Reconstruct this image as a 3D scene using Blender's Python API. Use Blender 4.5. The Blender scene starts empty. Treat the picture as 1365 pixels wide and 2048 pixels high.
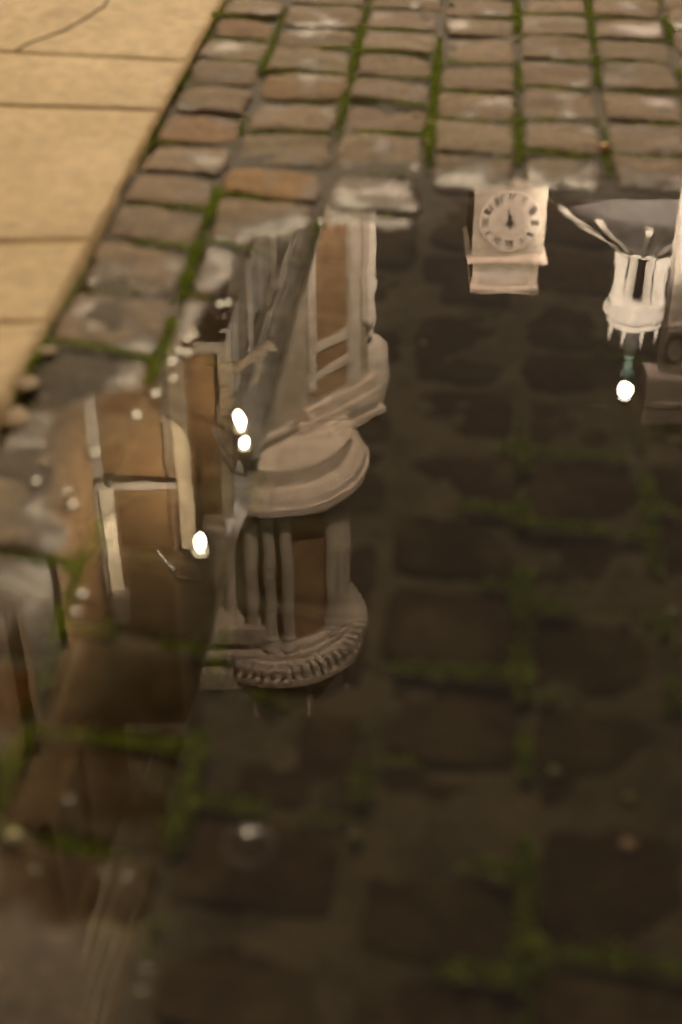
import bpy, bmesh, math, random
from mathutils import Vector, noise
random.seed(7)
R = math.radians
sc = bpy.context.scene
col = sc.collection

DENOISE = True
# ------------------------------------------------------------------ camera
H = 0.71                      # camera height over the water (m)
TH = R(36.3)                  # looking down
F = 2976.0                    # focal length in photo pixels (photo 1365 x 2048)
cd = bpy.data.cameras.new('camera'); cam = bpy.data.objects.new('camera', cd); col.objects.link(cam)
cam.location = (0, 0, H); cam.rotation_euler = (R(90) - TH, 0, 0)
cd.sensor_fit = 'VERTICAL'; cd.sensor_height = 36.0; cd.sensor_width = 24.0
cd.lens = F / 2048 * 36.0
cd.clip_start = 0.05; cd.clip_end = 1000
cd.dof.use_dof = True; cd.dof.focus_distance = 8.0; cd.dof.aperture_fstop = 4.5
cd.dof.aperture_blades = 0
sc.camera = cam

# ------------------------------------------------------------------ night sky
w = bpy.data.worlds.new('World'); sc.world = w; w.use_nodes = True
nt = w.node_tree; nt.nodes.clear()
out = nt.nodes.new('ShaderNodeOutputWorld')
sky = nt.nodes.new('ShaderNodeTexSky'); sky.sky_type = 'NISHITA'; sky.sun_disc = False
sky.sun_elevation = R(1.0); sky.sun_rotation = R(200)
bg = nt.nodes.new('ShaderNodeBackground'); bg.inputs[1].default_value = 0.001
glow = nt.nodes.new('ShaderNodeBackground'); glow.inputs[0].default_value = (1.0, 0.72, 0.52, 1); glow.inputs[1].default_value = 0.13
add = nt.nodes.new('ShaderNodeAddShader')
nt.links.new(sky.outputs[0], bg.inputs[0]); nt.links.new(bg.outputs[0], add.inputs[0])
nt.links.new(glow.outputs[0], add.inputs[1]); nt.links.new(add.outputs[0], out.inputs[0])

sc.view_settings.view_transform = 'Standard'; sc.view_settings.look = 'None'
sc.view_settings.exposure = 0.2; sc.view_settings.gamma = 1.0
sc.render.engine = 'CYCLES'
sc.cycles.use_denoising = DENOISE
sc.cycles.use_adaptive_sampling = False
sc.cycles.denoising_input_passes = 'RGB_ALBEDO'
sc.cycles.max_bounces = 6; sc.cycles.diffuse_bounces = 2; sc.cycles.glossy_bounces = 3
sc.cycles.transparent_max_bounces = 8; sc.cycles.volume_bounces = 0
sc.cycles.sample_clamp_indirect = 8.0; sc.cycles.sample_clamp_direct = 25.0
sc.cycles.caustics_reflective = False; sc.cycles.caustics_refractive = False

# ------------------------------------------------------------------ survey helpers
CT, ST = math.cos(TH), math.sin(TH)
def ray(px, py):
    u = (px - 682.5) / F; v = (1024 - py) / F
    return u, CT + v * ST, -ST + v * CT
def G(px, py, z=0.0):                     # point of the ground seen at a photo position
    x, y, dz = ray(px, py); t = (z - H) / dz
    return Vector((x * t, y * t, z))
def M(px, py, Y):                         # mirrored line of sight: point at forward distance Y
    x, y, dz = ray(px, py); t = Y / y
    return Vector((x * t, Y, -dz * t - H))
def proj(p):
    x, y, z = p[0], p[1], p[2] - H
    d = y * CT - z * ST
    up = y * ST + z * CT
    return 682.5 + F * x / d, 1024 - F * up / d

# ------------------------------------------------------------------ mesh helpers
class MB:
    def __init__(s): s.v = []; s.f = []
    def add(s, vs, fs):
        b = len(s.v); s.v += [tuple(v) for v in vs]; s.f += [tuple(i + b for i in f) for f in fs]
    def box(s, x0, x1, y0, y1, z0, z1, fr=None):
        vs = [(x, y, z) for z in (z0, z1) for y in (y0, y1) for x in (x0, x1)]
        if fr: vs = [fr(*q) for q in vs]
        s.add(vs, [(0, 2, 3, 1), (4, 5, 7, 6), (0, 1, 5, 4), (2, 6, 7, 3), (0, 4, 6, 2), (1, 3, 7, 5)])
    def lathe(s, cx, cy, prof, n=48, a0=0.0, a1=2 * math.pi, cap=True):
        full = abs(a1 - a0 - 2 * math.pi) < 1e-6
        m = n if full else n + 1
        vs = [(cx + r * math.cos(a0 + (a1 - a0) * i / n), cy + r * math.sin(a0 + (a1 - a0) * i / n), z) for r, z in prof for i in range(m)]
        fs = []
        for k in range(len(prof) - 1):
            for i in range(n):
                j = (i + 1) % m
                fs.append((k * m + i, k * m + j, (k + 1) * m + j, (k + 1) * m + i))
        if cap and full:
            fs.append(tuple(range((len(prof) - 1) * m, len(prof) * m))); fs.append(tuple(reversed(range(m))))
        s.add(vs, fs)
    def tube(s, pts, r, n=8):
        pts = [Vector(p) for p in pts]
        rr = r if isinstance(r, (list, tuple)) else [r] * len(pts)
        vs = []
        for i, p in enumerate(pts):
            t = (pts[min(i + 1, len(pts) - 1)] - pts[max(i - 1, 0)]).normalized()
            a = t.cross(Vector((0, 0, 1))) if abs(t.z) < .95 else t.cross(Vector((1, 0, 0)))
            a.normalize(); b = t.cross(a)
            for k in range(n):
                g = 2 * math.pi * k / n
                vs.append(p + (a * math.cos(g) + b * math.sin(g)) * rr[i])
        fs = [(i * n + k, i * n + (k + 1) % n, (i + 1) * n + (k + 1) % n, (i + 1) * n + k) for i in range(len(pts) - 1) for k in range(n)]
        fs += [tuple(reversed(range(n))), tuple(range((len(pts) - 1) * n, len(pts) * n))]
        s.add(vs, fs)
    def ball(s, c, r, n=12, sz=1.0):
        c = Vector(c)
        prof = [(max(1e-4, r * math.sin(math.pi * k / (n // 2 + 2))), -r * sz * math.cos(math.pi * k / (n // 2 + 2))) for k in range(n // 2 + 3)]
        s.lathe(c.x, c.y, [(a, c.z + b) for a, b in prof], n)
    def build(s, name, mat, parent=None, smooth=False, loc=None):
        me = bpy.data.meshes.new(name)
        if loc is not None:
            L = Vector(loc); s.v = [tuple(Vector(v) - L) for v in s.v]
        me.from_pydata(s.v, [], s.f); me.update()
        bm = bmesh.new(); bm.from_mesh(me); bmesh.ops.recalc_face_normals(bm, faces=bm.faces); bm.to_mesh(me); bm.free()
        if smooth: me.polygons.foreach_set('use_smooth', [True] * len(me.polygons))
        me.materials.append(mat)
        o = bpy.data.objects.new(name, me); col.objects.link(o)
        if loc is not None and parent is None: o.location = loc
        if parent is not None:
            o.parent = parent
            wl = Vector((0, 0, 0)); q = parent
            while q is not None: wl += q.location; q = q.parent
            o.location = Vector(loc if loc is not None else (0, 0, 0)) - wl
        return o
def tag(o, label=None, cat=None, group=None, kind=None):
    if label: o['label'] = label
    if cat: o['category'] = cat
    if group: o['group'] = group
    if kind: o['kind'] = kind
    return o
def thing(name, loc, label, cat, group=None):
    o = bpy.data.objects.new(name, None); o.location = loc; o.empty_display_size = .1; col.objects.link(o)
    return tag(o, label, cat, group)

# ------------------------------------------------------------------ materials
def mat(name):
    m = bpy.data.materials.new(name); m.use_nodes = True
    return m, m.node_tree, m.node_tree.nodes['Principled BSDF']
def noise_node(nt, scale, detail=4, rough=.55, coord='Object', src=None):
    tc = nt.nodes.new('ShaderNodeTexCoord'); n = nt.nodes.new('ShaderNodeTexNoise')
    n.inputs['Scale'].default_value = scale; n.inputs['Detail'].default_value = detail; n.inputs['Roughness'].default_value = rough
    nt.links.new(src if src else tc.outputs[coord], n.inputs['Vector'])
    return n
def ramp(nt, src, stops):
    r = nt.nodes.new('ShaderNodeValToRGB')
    e = r.color_ramp.elements
    while len(e) < len(stops): e.new(0.5)
    for k, (p, c) in enumerate(stops):
        e[k].position = p; e[k].color = (c, c, c, 1) if isinstance(c, (int, float)) else (*c, 1)
    nt.links.new(src, r.inputs[0]); return r
def mixc(nt, fac, a, b, mode='MIX'):
    m = nt.nodes.new('ShaderNodeMix'); m.data_type = 'RGBA'; m.blend_type = mode
    for sock, val in ((m.inputs[0], fac), (m.inputs[6], a), (m.inputs[7], b)):
        if isinstance(val, (int, float)): sock.default_value = val
        elif isinstance(val, tuple): sock.default_value = (*val, 1)
        else: nt.links.new(val, sock)
    return m.outputs[2]
def math_n(nt, op, a, b=0.0):
    m = nt.nodes.new('ShaderNodeMath'); m.operation = op
    for i, val in enumerate((a, b)):
        if isinstance(val, (int, float)): m.inputs[i].default_value = val
        else: nt.links.new(val, m.inputs[i])
    return m.outputs[0]
def bump(nt, h, strength, dist):
    b = nt.nodes.new('ShaderNodeBump'); b.inputs['Strength'].default_value = strength; b.inputs['Distance'].default_value = dist
    nt.links.new(h, b.inputs['Height']); return b.outputs[0]
def plain(name, c1, c2, scale, rough=.8, bumpd=.004, coord='Object', metal=0):
    m, nt, p = mat(name)
    n = noise_node(nt, scale, 6, .6, coord)
    r = ramp(nt, n.outputs[0], [(.3, c1), (.7, c2)])
    nt.links.new(r.outputs[0], p.inputs['Base Color']); p.inputs['Roughness'].default_value = rough
    p.inputs['Metallic'].default_value = metal
    if rough > .7: p.inputs['Specular IOR Level'].default_value = .12
    if bumpd: nt.links.new(bump(nt, n.outputs[0], .6, bumpd), p.inputs['Normal'])
    return m

# wet / dry basalt setts: wetness follows height over the water line
def stone_mat(name, use_obj=True):
    m, nt, p = mat(name)
    geo = nt.nodes.new('ShaderNodeNewGeometry')
    pos = geo.outputs['Position']
    big = noise_node(nt, 22, 3, .5, src=pos); mid = noise_node(nt, 90, 5, .65, src=pos); fine = noise_node(nt, 650, 4, .7, src=pos)
    base = ramp(nt, mid.outputs[0], [(.28, (.20, .153, .108)), (.55, (.305, .236, .168)), (.75, (.39, .305, .22))]).outputs[0]
    base = mixc(nt, ramp(nt, big.outputs[0], [(.5, 0.0), (.68, .2)]).outputs[0], base, (.17, .105, .075))
    sp = ramp(nt, fine.outputs[0], [(.3, .62), (.7, 1.3)]).outputs[0]
    base = mixc(nt, 1.0, base, sp, 'MULTIPLY')
    if use_obj:
        oi = nt.nodes.new('ShaderNodeObjectInfo')
        base = mixc(nt, 1.0, base, oi.outputs['Color'], 'MULTIPLY')
    # damp hollows on the tops
    damp = noise_node(nt, 15, 2, .45, src=pos)
    dampf = ramp(nt, damp.outputs[0], [(.54, 0.0), (.63, 1.0)]).outputs[0]
    sep = nt.nodes.new('ShaderNodeSeparateXYZ'); nt.links.new(pos, sep.inputs[0])
    zz = math_n(nt, 'ADD', sep.outputs[2], math_n(nt, 'MULTIPLY', math_n(nt, 'SUBTRACT', big.outputs[0], .5), -.02))
    mr = nt.nodes.new('ShaderNodeMapRange'); mr.inputs[1].default_value = .0080; mr.inputs[2].default_value = .0035
    mr.inputs[3].default_value = 0; mr.inputs[4].default_value = 1
    nt.links.new(zz, mr.inputs[0])
    wet = math_n(nt, 'MAXIMUM', mr.outputs[0], math_n(nt, 'MULTIPLY', dampf, .75))
    wc = mixc(nt, 1.0, base, (.36, .33, .30), 'MULTIPLY')
    p.inputs['Specular IOR Level'].default_value = .22
    c = mixc(nt, wet, base, wc)
    # silt settled in patches on the drowned stones
    ms = nt.nodes.new('ShaderNodeMapRange'); ms.inputs[1].default_value = -.004; ms.inputs[2].default_value = -.010
    nt.links.new(sep.outputs[2], ms.inputs[0])
    sl = noise_node(nt, 14, 3, .6, src=pos)
    slf = math_n(nt, 'MULTIPLY', ms.outputs[0], ramp(nt, sl.outputs[0], [(.47, 0.0), (.66, .7)]).outputs[0])
    c = mixc(nt, slf, c, (.175, .15, .095))
    nt.links.new(c, p.inputs['Base Color'])
    rr = nt.nodes.new('ShaderNodeMapRange'); rr.inputs[3].default_value = .78; rr.inputs[4].default_value = .46
    nt.links.new(wet, rr.inputs[0])
    fm = nt.nodes.new('ShaderNodeMapRange'); fm.inputs[1].default_value = .0030; fm.inputs[2].default_value = .0012
    nt.links.new(zz, fm.inputs[0])
    gp = ramp(nt, damp.outputs[0], [(.63, 0.0), (.72, .8)]).outputs[0]
    film = math_n(nt, 'MAXIMUM', fm.outputs[0], gp)
    # under water the sheen all but vanishes (stone against water, not air)
    air = nt.nodes.new('ShaderNodeMapRange'); air.inputs[1].default_value = -.0012; air.inputs[2].default_value = .0002
    nt.links.new(sep.outputs[2], air.inputs[0])
    spc = math_n(nt, 'MULTIPLY', math_n(nt, 'ADD', .15, math_n(nt, 'MULTIPLY', film, .17)), air.outputs[0])
    nt.links.new(spc, p.inputs['Specular IOR Level'])
    nt.links.new(math_n(nt, 'SUBTRACT', rr.outputs[0], math_n(nt, 'MULTIPLY', film, .26)), p.inputs['Roughness'])
    h = math_n(nt, 'ADD', math_n(nt, 'MULTIPLY', mid.outputs[0], 1.0), math_n(nt, 'MULTIPLY', fine.outputs[0], .22))
    nt.links.new(bump(nt, h, .55, .0035), p.inputs['Normal'])
    return m
STONE = stone_mat('basalt')

def soil_mat():
    m, nt, p = mat('wet_soil'); geo = nt.nodes.new('ShaderNodeNewGeometry'); n = noise_node(nt, 120, 6, .6, src=geo.outputs['Position'])
    dry = ramp(nt, n.outputs[0], [(.3, (.035, .026, .016)), (.7, (.11, .08, .045))]).outputs[0]
    nb = noise_node(nt, 24, 5, .7, src=geo.outputs['Position'])
    silt = ramp(nt, nb.outputs[0], [(.35, (.085, .070, .044)), (.65, (.23, .185, .12))]).outputs[0]
    sep = nt.nodes.new('ShaderNodeSeparateXYZ'); nt.links.new(geo.outputs['Position'], sep.inputs[0])
    mr = nt.nodes.new('ShaderNodeMapRange'); mr.inputs[1].default_value = -.003; mr.inputs[2].default_value = -.011; nt.links.new(sep.outputs[2], mr.inputs[0])
    nt.links.new(mixc(nt, mr.outputs[0], dry, silt), p.inputs['Base Color']); p.inputs['Roughness'].default_value = .8
    nt.links.new(bump(nt, n.outputs[0], .6, .003), p.inputs['Normal']); return m
SOIL = soil_mat()
EARTH = plain('piazza_ground', (.05, .042, .035), (.10, .085, .07), 3, .8, .01)

def moss_mat():
    m, nt, p = mat('moss')
    geo = nt.nodes.new('ShaderNodeNewGeometry')
    n = noise_node(nt, 60, 4, .6, src=geo.outputs['Position'])
    r = ramp(nt, n.outputs[0], [(.3, (.26, .36, .03)), (.55, (.42, .54, .06)), (.75, (.60, .56, .14))])
    nt.links.new(r.outputs[0], p.inputs['Base Color']); p.inputs['Roughness'].default_value = .75
    p.inputs['Specular IOR Level'].default_value = .25
    return m
MOSS = moss_mat()

def slab_mat():
    m, nt, p = mat('travertine')
    geo = nt.nodes.new('ShaderNodeNewGeometry'); pos = geo.outputs['Position']
    big = noise_node(nt, 5, 4, .6, src=pos); mid = noise_node(nt, 45, 6, .7, src=pos); fine = noise_node(nt, 420, 3, .7, src=pos)
    base = ramp(nt, big.outputs[0], [(.3, (.58, .42, .21)), (.6, (.70, .52, .28)), (.8, (.76, .60, .35))]).outputs[0]
    base = mixc(nt, 1.0, base, ramp(nt, mid.outputs[0], [(.3, .78), (.6, 1.06)]).outputs[0], 'MULTIPLY')
    base = mixc(nt, 1.0, base, ramp(nt, fine.outputs[0], [(.25, .80), (.7, 1.08)]).outputs[0], 'MULTIPLY')
    stain = noise_node(nt, 9, 3, .5, src=pos)
    base = mixc(nt, ramp(nt, stain.outputs[0], [(.6, 0.0), (.72, .35)]).outputs[0], base, (.30, .19, .09))
    nt.links.new(base, p.inputs['Base Color']); p.inputs['Roughness'].default_value = .7
    h = math_n(nt, 'ADD', mid.outputs[0], math_n(nt, 'MULTIPLY', fine.outputs[0], .5))
    nt.links.new(bump(nt, h, .6, .0022), p.inputs['Normal'])
    return m
SLAB = slab_mat()

def water_mat():
    m = bpy.data.materials.new('puddle_water'); m.use_nodes = True
    nt = m.node_tree; nt.nodes.clear()
    o = nt.nodes.new('ShaderNodeOutputMaterial')
    tr = nt.nodes.new('ShaderNodeBsdfTransparent'); gl = nt.nodes.new('ShaderNodeBsdfGlossy'); gl.inputs['Roughness'].default_value = 0.0
    geo = nt.nodes.new('ShaderNodeNewGeometry')
    dot = nt.nodes.new('ShaderNodeVectorMath'); dot.operation = 'DOT_PRODUCT'
    nt.links.new(geo.outputs['Incoming'], dot.inputs[0]); nt.links.new(geo.outputs['Normal'], dot.inputs[1])
    c = math_n(nt, 'ABSOLUTE', dot.outputs['Value'])
    s = math_n(nt, 'POWER', math_n(nt, 'SUBTRACT', 1.0, c), 5.0)
    fr = math_n(nt, 'ADD', math_n(nt, 'MULTIPLY', s, 2.4), .085)
    mix = nt.nodes.new('ShaderNodeMixShader')
    nt.links.new(fr, mix.inputs[0]); nt.links.new(tr.outputs[0], mix.inputs[1]); nt.links.new(gl.outputs[0], mix.inputs[2])
    n1 = noise_node(nt, 26, 2, .5, src=geo.outputs['Position']); n2 = noise_node(nt, 7, 2, .5, src=geo.outputs['Position'])
    h = math_n(nt, 'ADD', math_n(nt, 'MULTIPLY', n1.outputs[0], .25), n2.outputs[0])
    nt.links.new(bump(nt, h, 1.0, RIPPLE), gl.inputs['Normal'])
    nt.links.new(mix.outputs[0], o.inputs['Surface'])
    va = nt.nodes.new('ShaderNodeVolumeAbsorption'); va.inputs['Color'].default_value = (.28, .27, .13, 1); va.inputs['Density'].default_value = 30.0
    nt.links.new(va.outputs[0], o.inputs['Volume'])
    return m
RIPPLE = .00013
WATER = water_mat()

def emit(name, c, s):
    m = bpy.data.materials.new(name); m.use_nodes = True; nt = m.node_tree; nt.nodes.clear()
    o = nt.nodes.new('ShaderNodeOutputMaterial'); e = nt.nodes.new('ShaderNodeEmission')
    e.inputs[0].default_value = (*c, 1); e.inputs[1].default_value = s
    nt.links.new(e.outputs[0], o.inputs[0]); return m

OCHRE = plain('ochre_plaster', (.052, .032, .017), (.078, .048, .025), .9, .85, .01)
GREYPL = plain('grey_plaster', (.27, .23, .18), (.37, .32, .25), .7, .85, .01)
PALE = plain('pale_stone', (.40, .35, .29), (.56, .50, .42), 1.2, .8, .02)
TRAV = plain('travertine_wall', (.46, .38, .30), (.60, .51, .42), 1.0, .8, .02)
WHITEST = plain('white_marble', (.62, .56, .48), (.78, .72, .64), 1.5, .7, .02)  # white stone; also paints lamplight onto the two wall strips
BRICK = plain('brick_panel', (.21, .13, .072), (.29, .185, .108), 1.4, .85, .01)
LEAD = plain('lead_sheet', (.10, .09, .085), (.18, .16, .15), 1.2, .5, .01)
DARK = plain('dark_opening', (.012, .011, .01), (.02, .018, .015), 2, .5, 0)
IRON = plain('black_iron', (.015, .014, .013), (.03, .028, .025), 30, .4, 0, metal=.6)
VERD = plain('verdigris_bronze', (.18, .27, .23), (.30, .40, .34), 3, .5, .01, metal=.2)
DIAL = plain('clock_dial', (.36, .31, .25), (.44, .385, .31), 1.2, .7, .0)
PAINT = plain('black_paint', (.02, .02, .018), (.035, .03, .028), 5, .5, 0)

# ------------------------------------------------------------------ ground level (stone crowns over the water line, mm)
CTRL = [(205,850,0),(150,985,0),(110,1090,0),(150,1200,0),(150,1262,0),(300,790,0),(350,735,0),(380,670,0),(440,600,0),(535,535,0),(640,458,0),
 (760,442,0),(850,425,0),(900,396,0),(1000,392,0),(1100,398,0),(1230,404,0),(1365,415,0),
 (70,1180,6),(50,960,8),(110,900,5),(170,750,11),(240,640,11),(320,540,9),(310,460,11),(330,390,12),(550,380,9),(540,300,12),(430,470,9),(520,470,4),
 (760,320,10),(760,392,5),(700,410,3),(950,300,11),(950,358,6),(1130,290,11),(1130,360,6),(1300,340,9),(1300,380,4),(1000,150,14),(600,100,14),(1300,100,14),(750,200,13),
 (80,1900,9),(30,1990,14),(150,1960,6),(240,2030,2),(-100,1100,12),(-150,1500,8),(-60,1750,6),
 (500,600,-4),(560,560,-5),(300,900,-7),(250,1000,-7),(200,1200,-5),(450,700,-9),(400,820,-8),(650,520,-9),(500,800,-12),(450,1000,-12),(1000,450,-13),(1250,470,-12),
 (800,520,-17),(1000,700,-26),(700,1000,-22),(1000,1200,-30),(300,1400,-13),(90,1440,-4),(100,1580,-6),(300,1700,-17),(130,1740,-7),(700,1700,-30),(1200,1700,-34),
 (500,1950,-27),(330,1960,-12),(1000,1950,-36),(1365,1200,-24),(1300,700,-19),(1500,600,-15),(1600,1400,-22),(1500,300,10),(1700,100,14),(900,-100,15),(300,100,14)]
CP = [(G(a, b), c) for a, b, c in CTRL]
def level(x, y):
    s = sw = 0.0
    for p, c in CP:
        d = (p.x - x) ** 2 + (p.y - y) ** 2
        wt = 1.0 / (d + .0009) ** 2
        s += wt * c; sw += wt
    v = s / sw
    if v < 0: v = -15.0 * (1 - math.exp(v / 2.6)) + v * .18
    v += 3.2 * noise.noise(Vector((x * 13, y * 13, 4.2)))
    return v / 1000.0

# ------------------------------------------------------------------ setts layout
PSI = math.atan((1018 - 682.5) / (F / CT))
E = Vector((math.sin(PSI), math.cos(PSI), 0)); N = Vector((math.cos(PSI), -math.sin(PSI), 0))
def la(p): return p.dot(N), p.dot(E)
def xy(l, a): return N * l + E * a
k0, k1 = la(G(448, 0)), la(G(-8, 835))
def kerb_l(a): return k0[0] + (k1[0] - k0[0]) * (a - k0[1]) / (k1[1] - k0[1])
JW = .0066
LINES = [None] + [la(G(*q))[0] for q in ((455, 350), (650, 390), (853, 350), (1037, 300), (1222, 380), (1322, 30), (1468, 30))]
def line(i, a): return kerb_l(a) + .010 if i == 0 else LINES[i]
rows = [
 [13,57,96,140,187,243,303,365,428,500,597,712,825,965,1110,1300,1490,1710],
 [28,76,114,164,220,281,347,410,500,600,705,815,950,1100,1265,1460,1675],
 [34,78,124,171,223,280,354,430,510,610,730,850,1000,1180,1370,1590,1800],
 [9,51,93,146,201,256,324,390,480,590,740,870,985,1130,1310,1500,1690,1900],
 [10,46,93,138,193,257,322,388,470,565,675,760,885,1030,1190,1375,1600,1890],
 [14,55,98,140,195,257,325,388,480,580,700,840,1000,1180,1380,1610,1850],
 [36,85,130,180,235,300,370,450,550,670,800,950]]
ORD = ['first','second','third','fourth','fifth','sixth','seventh','eighth','ninth','tenth','eleventh','twelfth','thirteenth','fourteenth','fifteenth','sixteenth','seventeenth','eighteenth','nineteenth','twentieth']
def sett_mesh(cs, n, seed, name, drop=.034, crown=.0024):
    """cs: four corners (l,a) near-left, near-right, far-right, far-left; returns verts, faces"""
    rnd = random.Random(seed)
    zc = [level(*xy(*c)[:2]) for c in cs]
    off = rnd.uniform(-.0022, .0022)
    tilt = (rnd.uniform(-.0022, .0022), rnd.uniform(-.0022, .0022))
    vs = []; fs = []
    for j in range(n + 1):
        for i in range(n + 1):
            # squircle mapping, denser near the rim
            s = 2 * i / n - 1; t = 2 * j / n - 1
            s = math.copysign(1 - (1 - abs(s)) ** 1.35, s); t = math.copysign(1 - (1 - abs(t)) ** 1.35, t)
            k = .055
            s2 = s * (1 - k * t * t * abs(t)) ; t2 = t * (1 - k * s * s * abs(s))
            u = (s2 + 1) / 2; v = (t2 + 1) / 2
            l = (cs[0][0] * (1 - u) + cs[1][0] * u) * (1 - v) + (cs[3][0] * (1 - u) + cs[2][0] * u) * v
            a = (cs[0][1] * (1 - u) + cs[1][1] * u) * (1 - v) + (cs[3][1] * (1 - u) + cs[2][1] * u) * v
            z = (zc[0] * (1 - u) + zc[1] * u) * (1 - v) + (zc[3] * (1 - u) + zc[2] * u) * v
            edge = max(abs(s), abs(t))
            wob = .0062 * edge
            l += wob * noise.noise(Vector((l * 22, a * 22, seed * 1.7))); a += wob * noise.noise(Vector((l * 22, a * 22, seed * 1.7 + 50)))
            l += .0024 * edge * noise.noise(Vector((l * 90, a * 90, seed))); a += .0024 * edge * noise.noise(Vector((l * 90, a * 90, seed + 9)))
            rim = max(0.0, (edge - .72) / .28)
            z += crown * (1 - .55 * (s * s + t * t)) - crown * .5 - .0055 * rim ** 4 + off + tilt[0] * s + tilt[1] * t
            z += .0034 * noise.noise(Vector((l * 16, a * 16, seed * .31))) + .0018 * noise.noise(Vector((l * 45, a * 45, seed))) + .0006 * noise.noise(Vector((l * 130, a * 130, seed)))
            p = xy(l, a); vs.append((p.x, p.y, z))
    for j in range(n):
        for i in range(n):
            q = j * (n + 1) + i; fs.append((q, q + 1, q + n + 2, q + n + 1))
    rim = [i for i in range(n + 1)] + [j * (n + 1) + n for j in range(1, n + 1)] + [n * (n + 1) + i for i in range(n - 1, -1, -1)] + [j * (n + 1) for j in range(n - 1, 0, -1)]
    cx = sum(v[0] for v in vs) / len(vs); cy = sum(v[1] for v in vs) / len(vs)
    b = len(vs)
    for r in rim:
        x, y, z = vs[r]; vs.append((cx + (x - cx) * .95, cy + (y - cy) * .95, z - drop))
    m = len(rim)
    for k in range(m):
        fs.append((rim[k], b + k, b + (k + 1) % m, rim[(k + 1) % m]))
    fs.append(tuple(b + k for k in range(m)))
    return vs, fs, (cx, cy)

special = {(0, 3): ((.98, .82, .72), 'reddish brown'), (0, 6): ((.95, .92, .90), 'grey, oval hollowed'), (1, 5): ((1.02, .90, .74), 'ochre stained'),
           (1, 8): ((1.22, 1.0, .68), 'ochre streaked'), (0, 7): ((1.1, .92, .8), 'pale chipped'), (0, 9): ((1.02, .98, .95), 'large flat grey'),
           (0, 18): ((1.7, .95, .55), 'rusty orange'), (0, 17): ((1.4, .95, .62), 'rusty brown')}
joints = []       # joint segments for moss: (l0,a0,l1,a1, far column index)
all_cells = []
sid = 0
NCOL = ['first', 'second', 'third', 'fourth', 'fifth', 'sixth', 'seventh']
for c in range(7):
    mid_l = lambda a: (line(c, a) + line(c + 1, a)) / 2
    js = []
    base = LINES[max(c, 1)]
    for y in rows[c]:
        # centre of column at that photo height
        a_guess = la(G(700, y))[1]
        for _ in range(3):
            p = xy(mid_l(a_guess), a_guess); pp = proj(p)
            a_guess = la(G(pp[0], y))[1]
        js.append(a_guess)
    pitch = .097
    while js[0] < 3.0: js.insert(0, js[0] + pitch * random.uniform(.93, 1.07))
    while js[-1] > .30: js.append(js[-1] - pitch * random.uniform(.93, 1.07))
    rn = [0]
    slope = .006 if c == 0 else .002
    tl = [(random.uniform(-.0025, .0025) - slope, random.uniform(-.0025, .0025) + slope) for _ in js]  # left/right ends of each joint
    idx = 0
    for r in range(len(js) - 1):
        af, an = js[r], js[r + 1]
        h = JW / 2
        cs = [(line(c, an) + h, an + h - tl[r+1][0]), (line(c + 1, an) - h, an + h - tl[r+1][1]),
              (line(c + 1, af) - h, af - h - tl[r][1]), (line(c, af) + h, af - h - tl[r][0])]
        joints.append((line(c, an), an - tl[r+1][0], line(c + 1, an), an - tl[r+1][1], 'row', c))
        P = [proj((*xy(*q)[:2], 0)) for q in cs]
        x0, x1 = min(p[0] for p in P), max(p[0] for p in P); y0, y1 = min(p[1] for p in P), max(p[1] for p in P)
        inside = x1 > 4 and x0 < 1361 and y1 > 4 and y0 < 2044
        all_cells.append((cs, inside))
        if not inside: continue
        idx += 1; sid += 1
        n = 26 if y1 < 900 else 20
        vs, fs, cen = sett_mesh(cs, n, sid, 'cobblestone')
        me = bpy.data.meshes.new('cobblestone')
        lz = level(*cen)
        me.from_pydata([(v[0] - cen[0], v[1] - cen[1], v[2] - lz) for v in vs], [], fs); me.update()
        me.polygons.foreach_set('use_smooth', [True] * len(me.polygons)); me.materials.append(STONE)
        o = bpy.data.objects.new('cobblestone', me); o.location = (cen[0], cen[1], lz); col.objects.link(o)
        rnd = random.Random(sid * 13)
        g = rnd.uniform(.86, 1.12)
        o.color = (g * rnd.uniform(.98, 1.05), g, g * rnd.uniform(.94, 1.02), 1)
        look = 'grey basalt'
        if (c, idx) in special:
            cc, look = special[(c, idx)]; o.color = (*cc, 1)
        st = 'dry' if lz > .004 else ('half wet' if lz > -.003 else 'submerged')
        tag(o, f"{st} {look} cobblestone, {ORD[idx-1]} from the photo's top in {NCOL[c]} line from the pavement", 'cobblestone', 'square basalt cobblestones of the street')
    for r in range(len(js) - 1):
        joints.append((line(c, js[r+1]), js[r+1], line(c, js[r]), js[r], 'col', c))
NCOB = sid

# the same paving outside the frame, too many to single out: one object
def clear_of_view(cs):
    P = [proj((*xy(*q)[:2], 0)) for q in cs]
    return not (max(p[0] for p in P) > 4 and min(p[0] for p in P) < 1361 and max(p[1] for p in P) > 4 and min(p[1] for p in P) < 2044)
sv = []; sf = []
def add_sett(cs, seed):
    vs, fs, _ = sett_mesh(cs, 7, seed, '')
    b = len(sv); sv.extend(vs); sf.extend([tuple(i + b for i in f) for f in fs])
seed = 1000
for cs, inside in all_cells:
    if not inside: seed += 1; add_sett(cs, seed)
def plain_cols(l_edges, a0, a1):
    global seed
    for q in range(len(l_edges) - 1):
        a = a0 + random.uniform(0, .05)
        while a < a1:
            p = .097 * random.uniform(.92, 1.08)
            h = JW / 2; la0 = l_edges[q] + h; la1 = l_edges[q + 1] - h
            cs = [(la0, a + h), (la1, a + h), (la1, a + p - h), (la0, a + p - h)]
            if clear_of_view(cs): seed += 1; add_sett(cs, seed)
            a += p
ext = [LINES[7] + .11 * k for k in range(0, 9)]
plain_cols(ext, .25, 4.6)
plain_cols([LINES[1]] + LINES[2:8], 3.06, 4.6)
me = bpy.data.meshes.new('cobbled_paving'); me.from_pydata(sv, [], sf); me.update()
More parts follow.
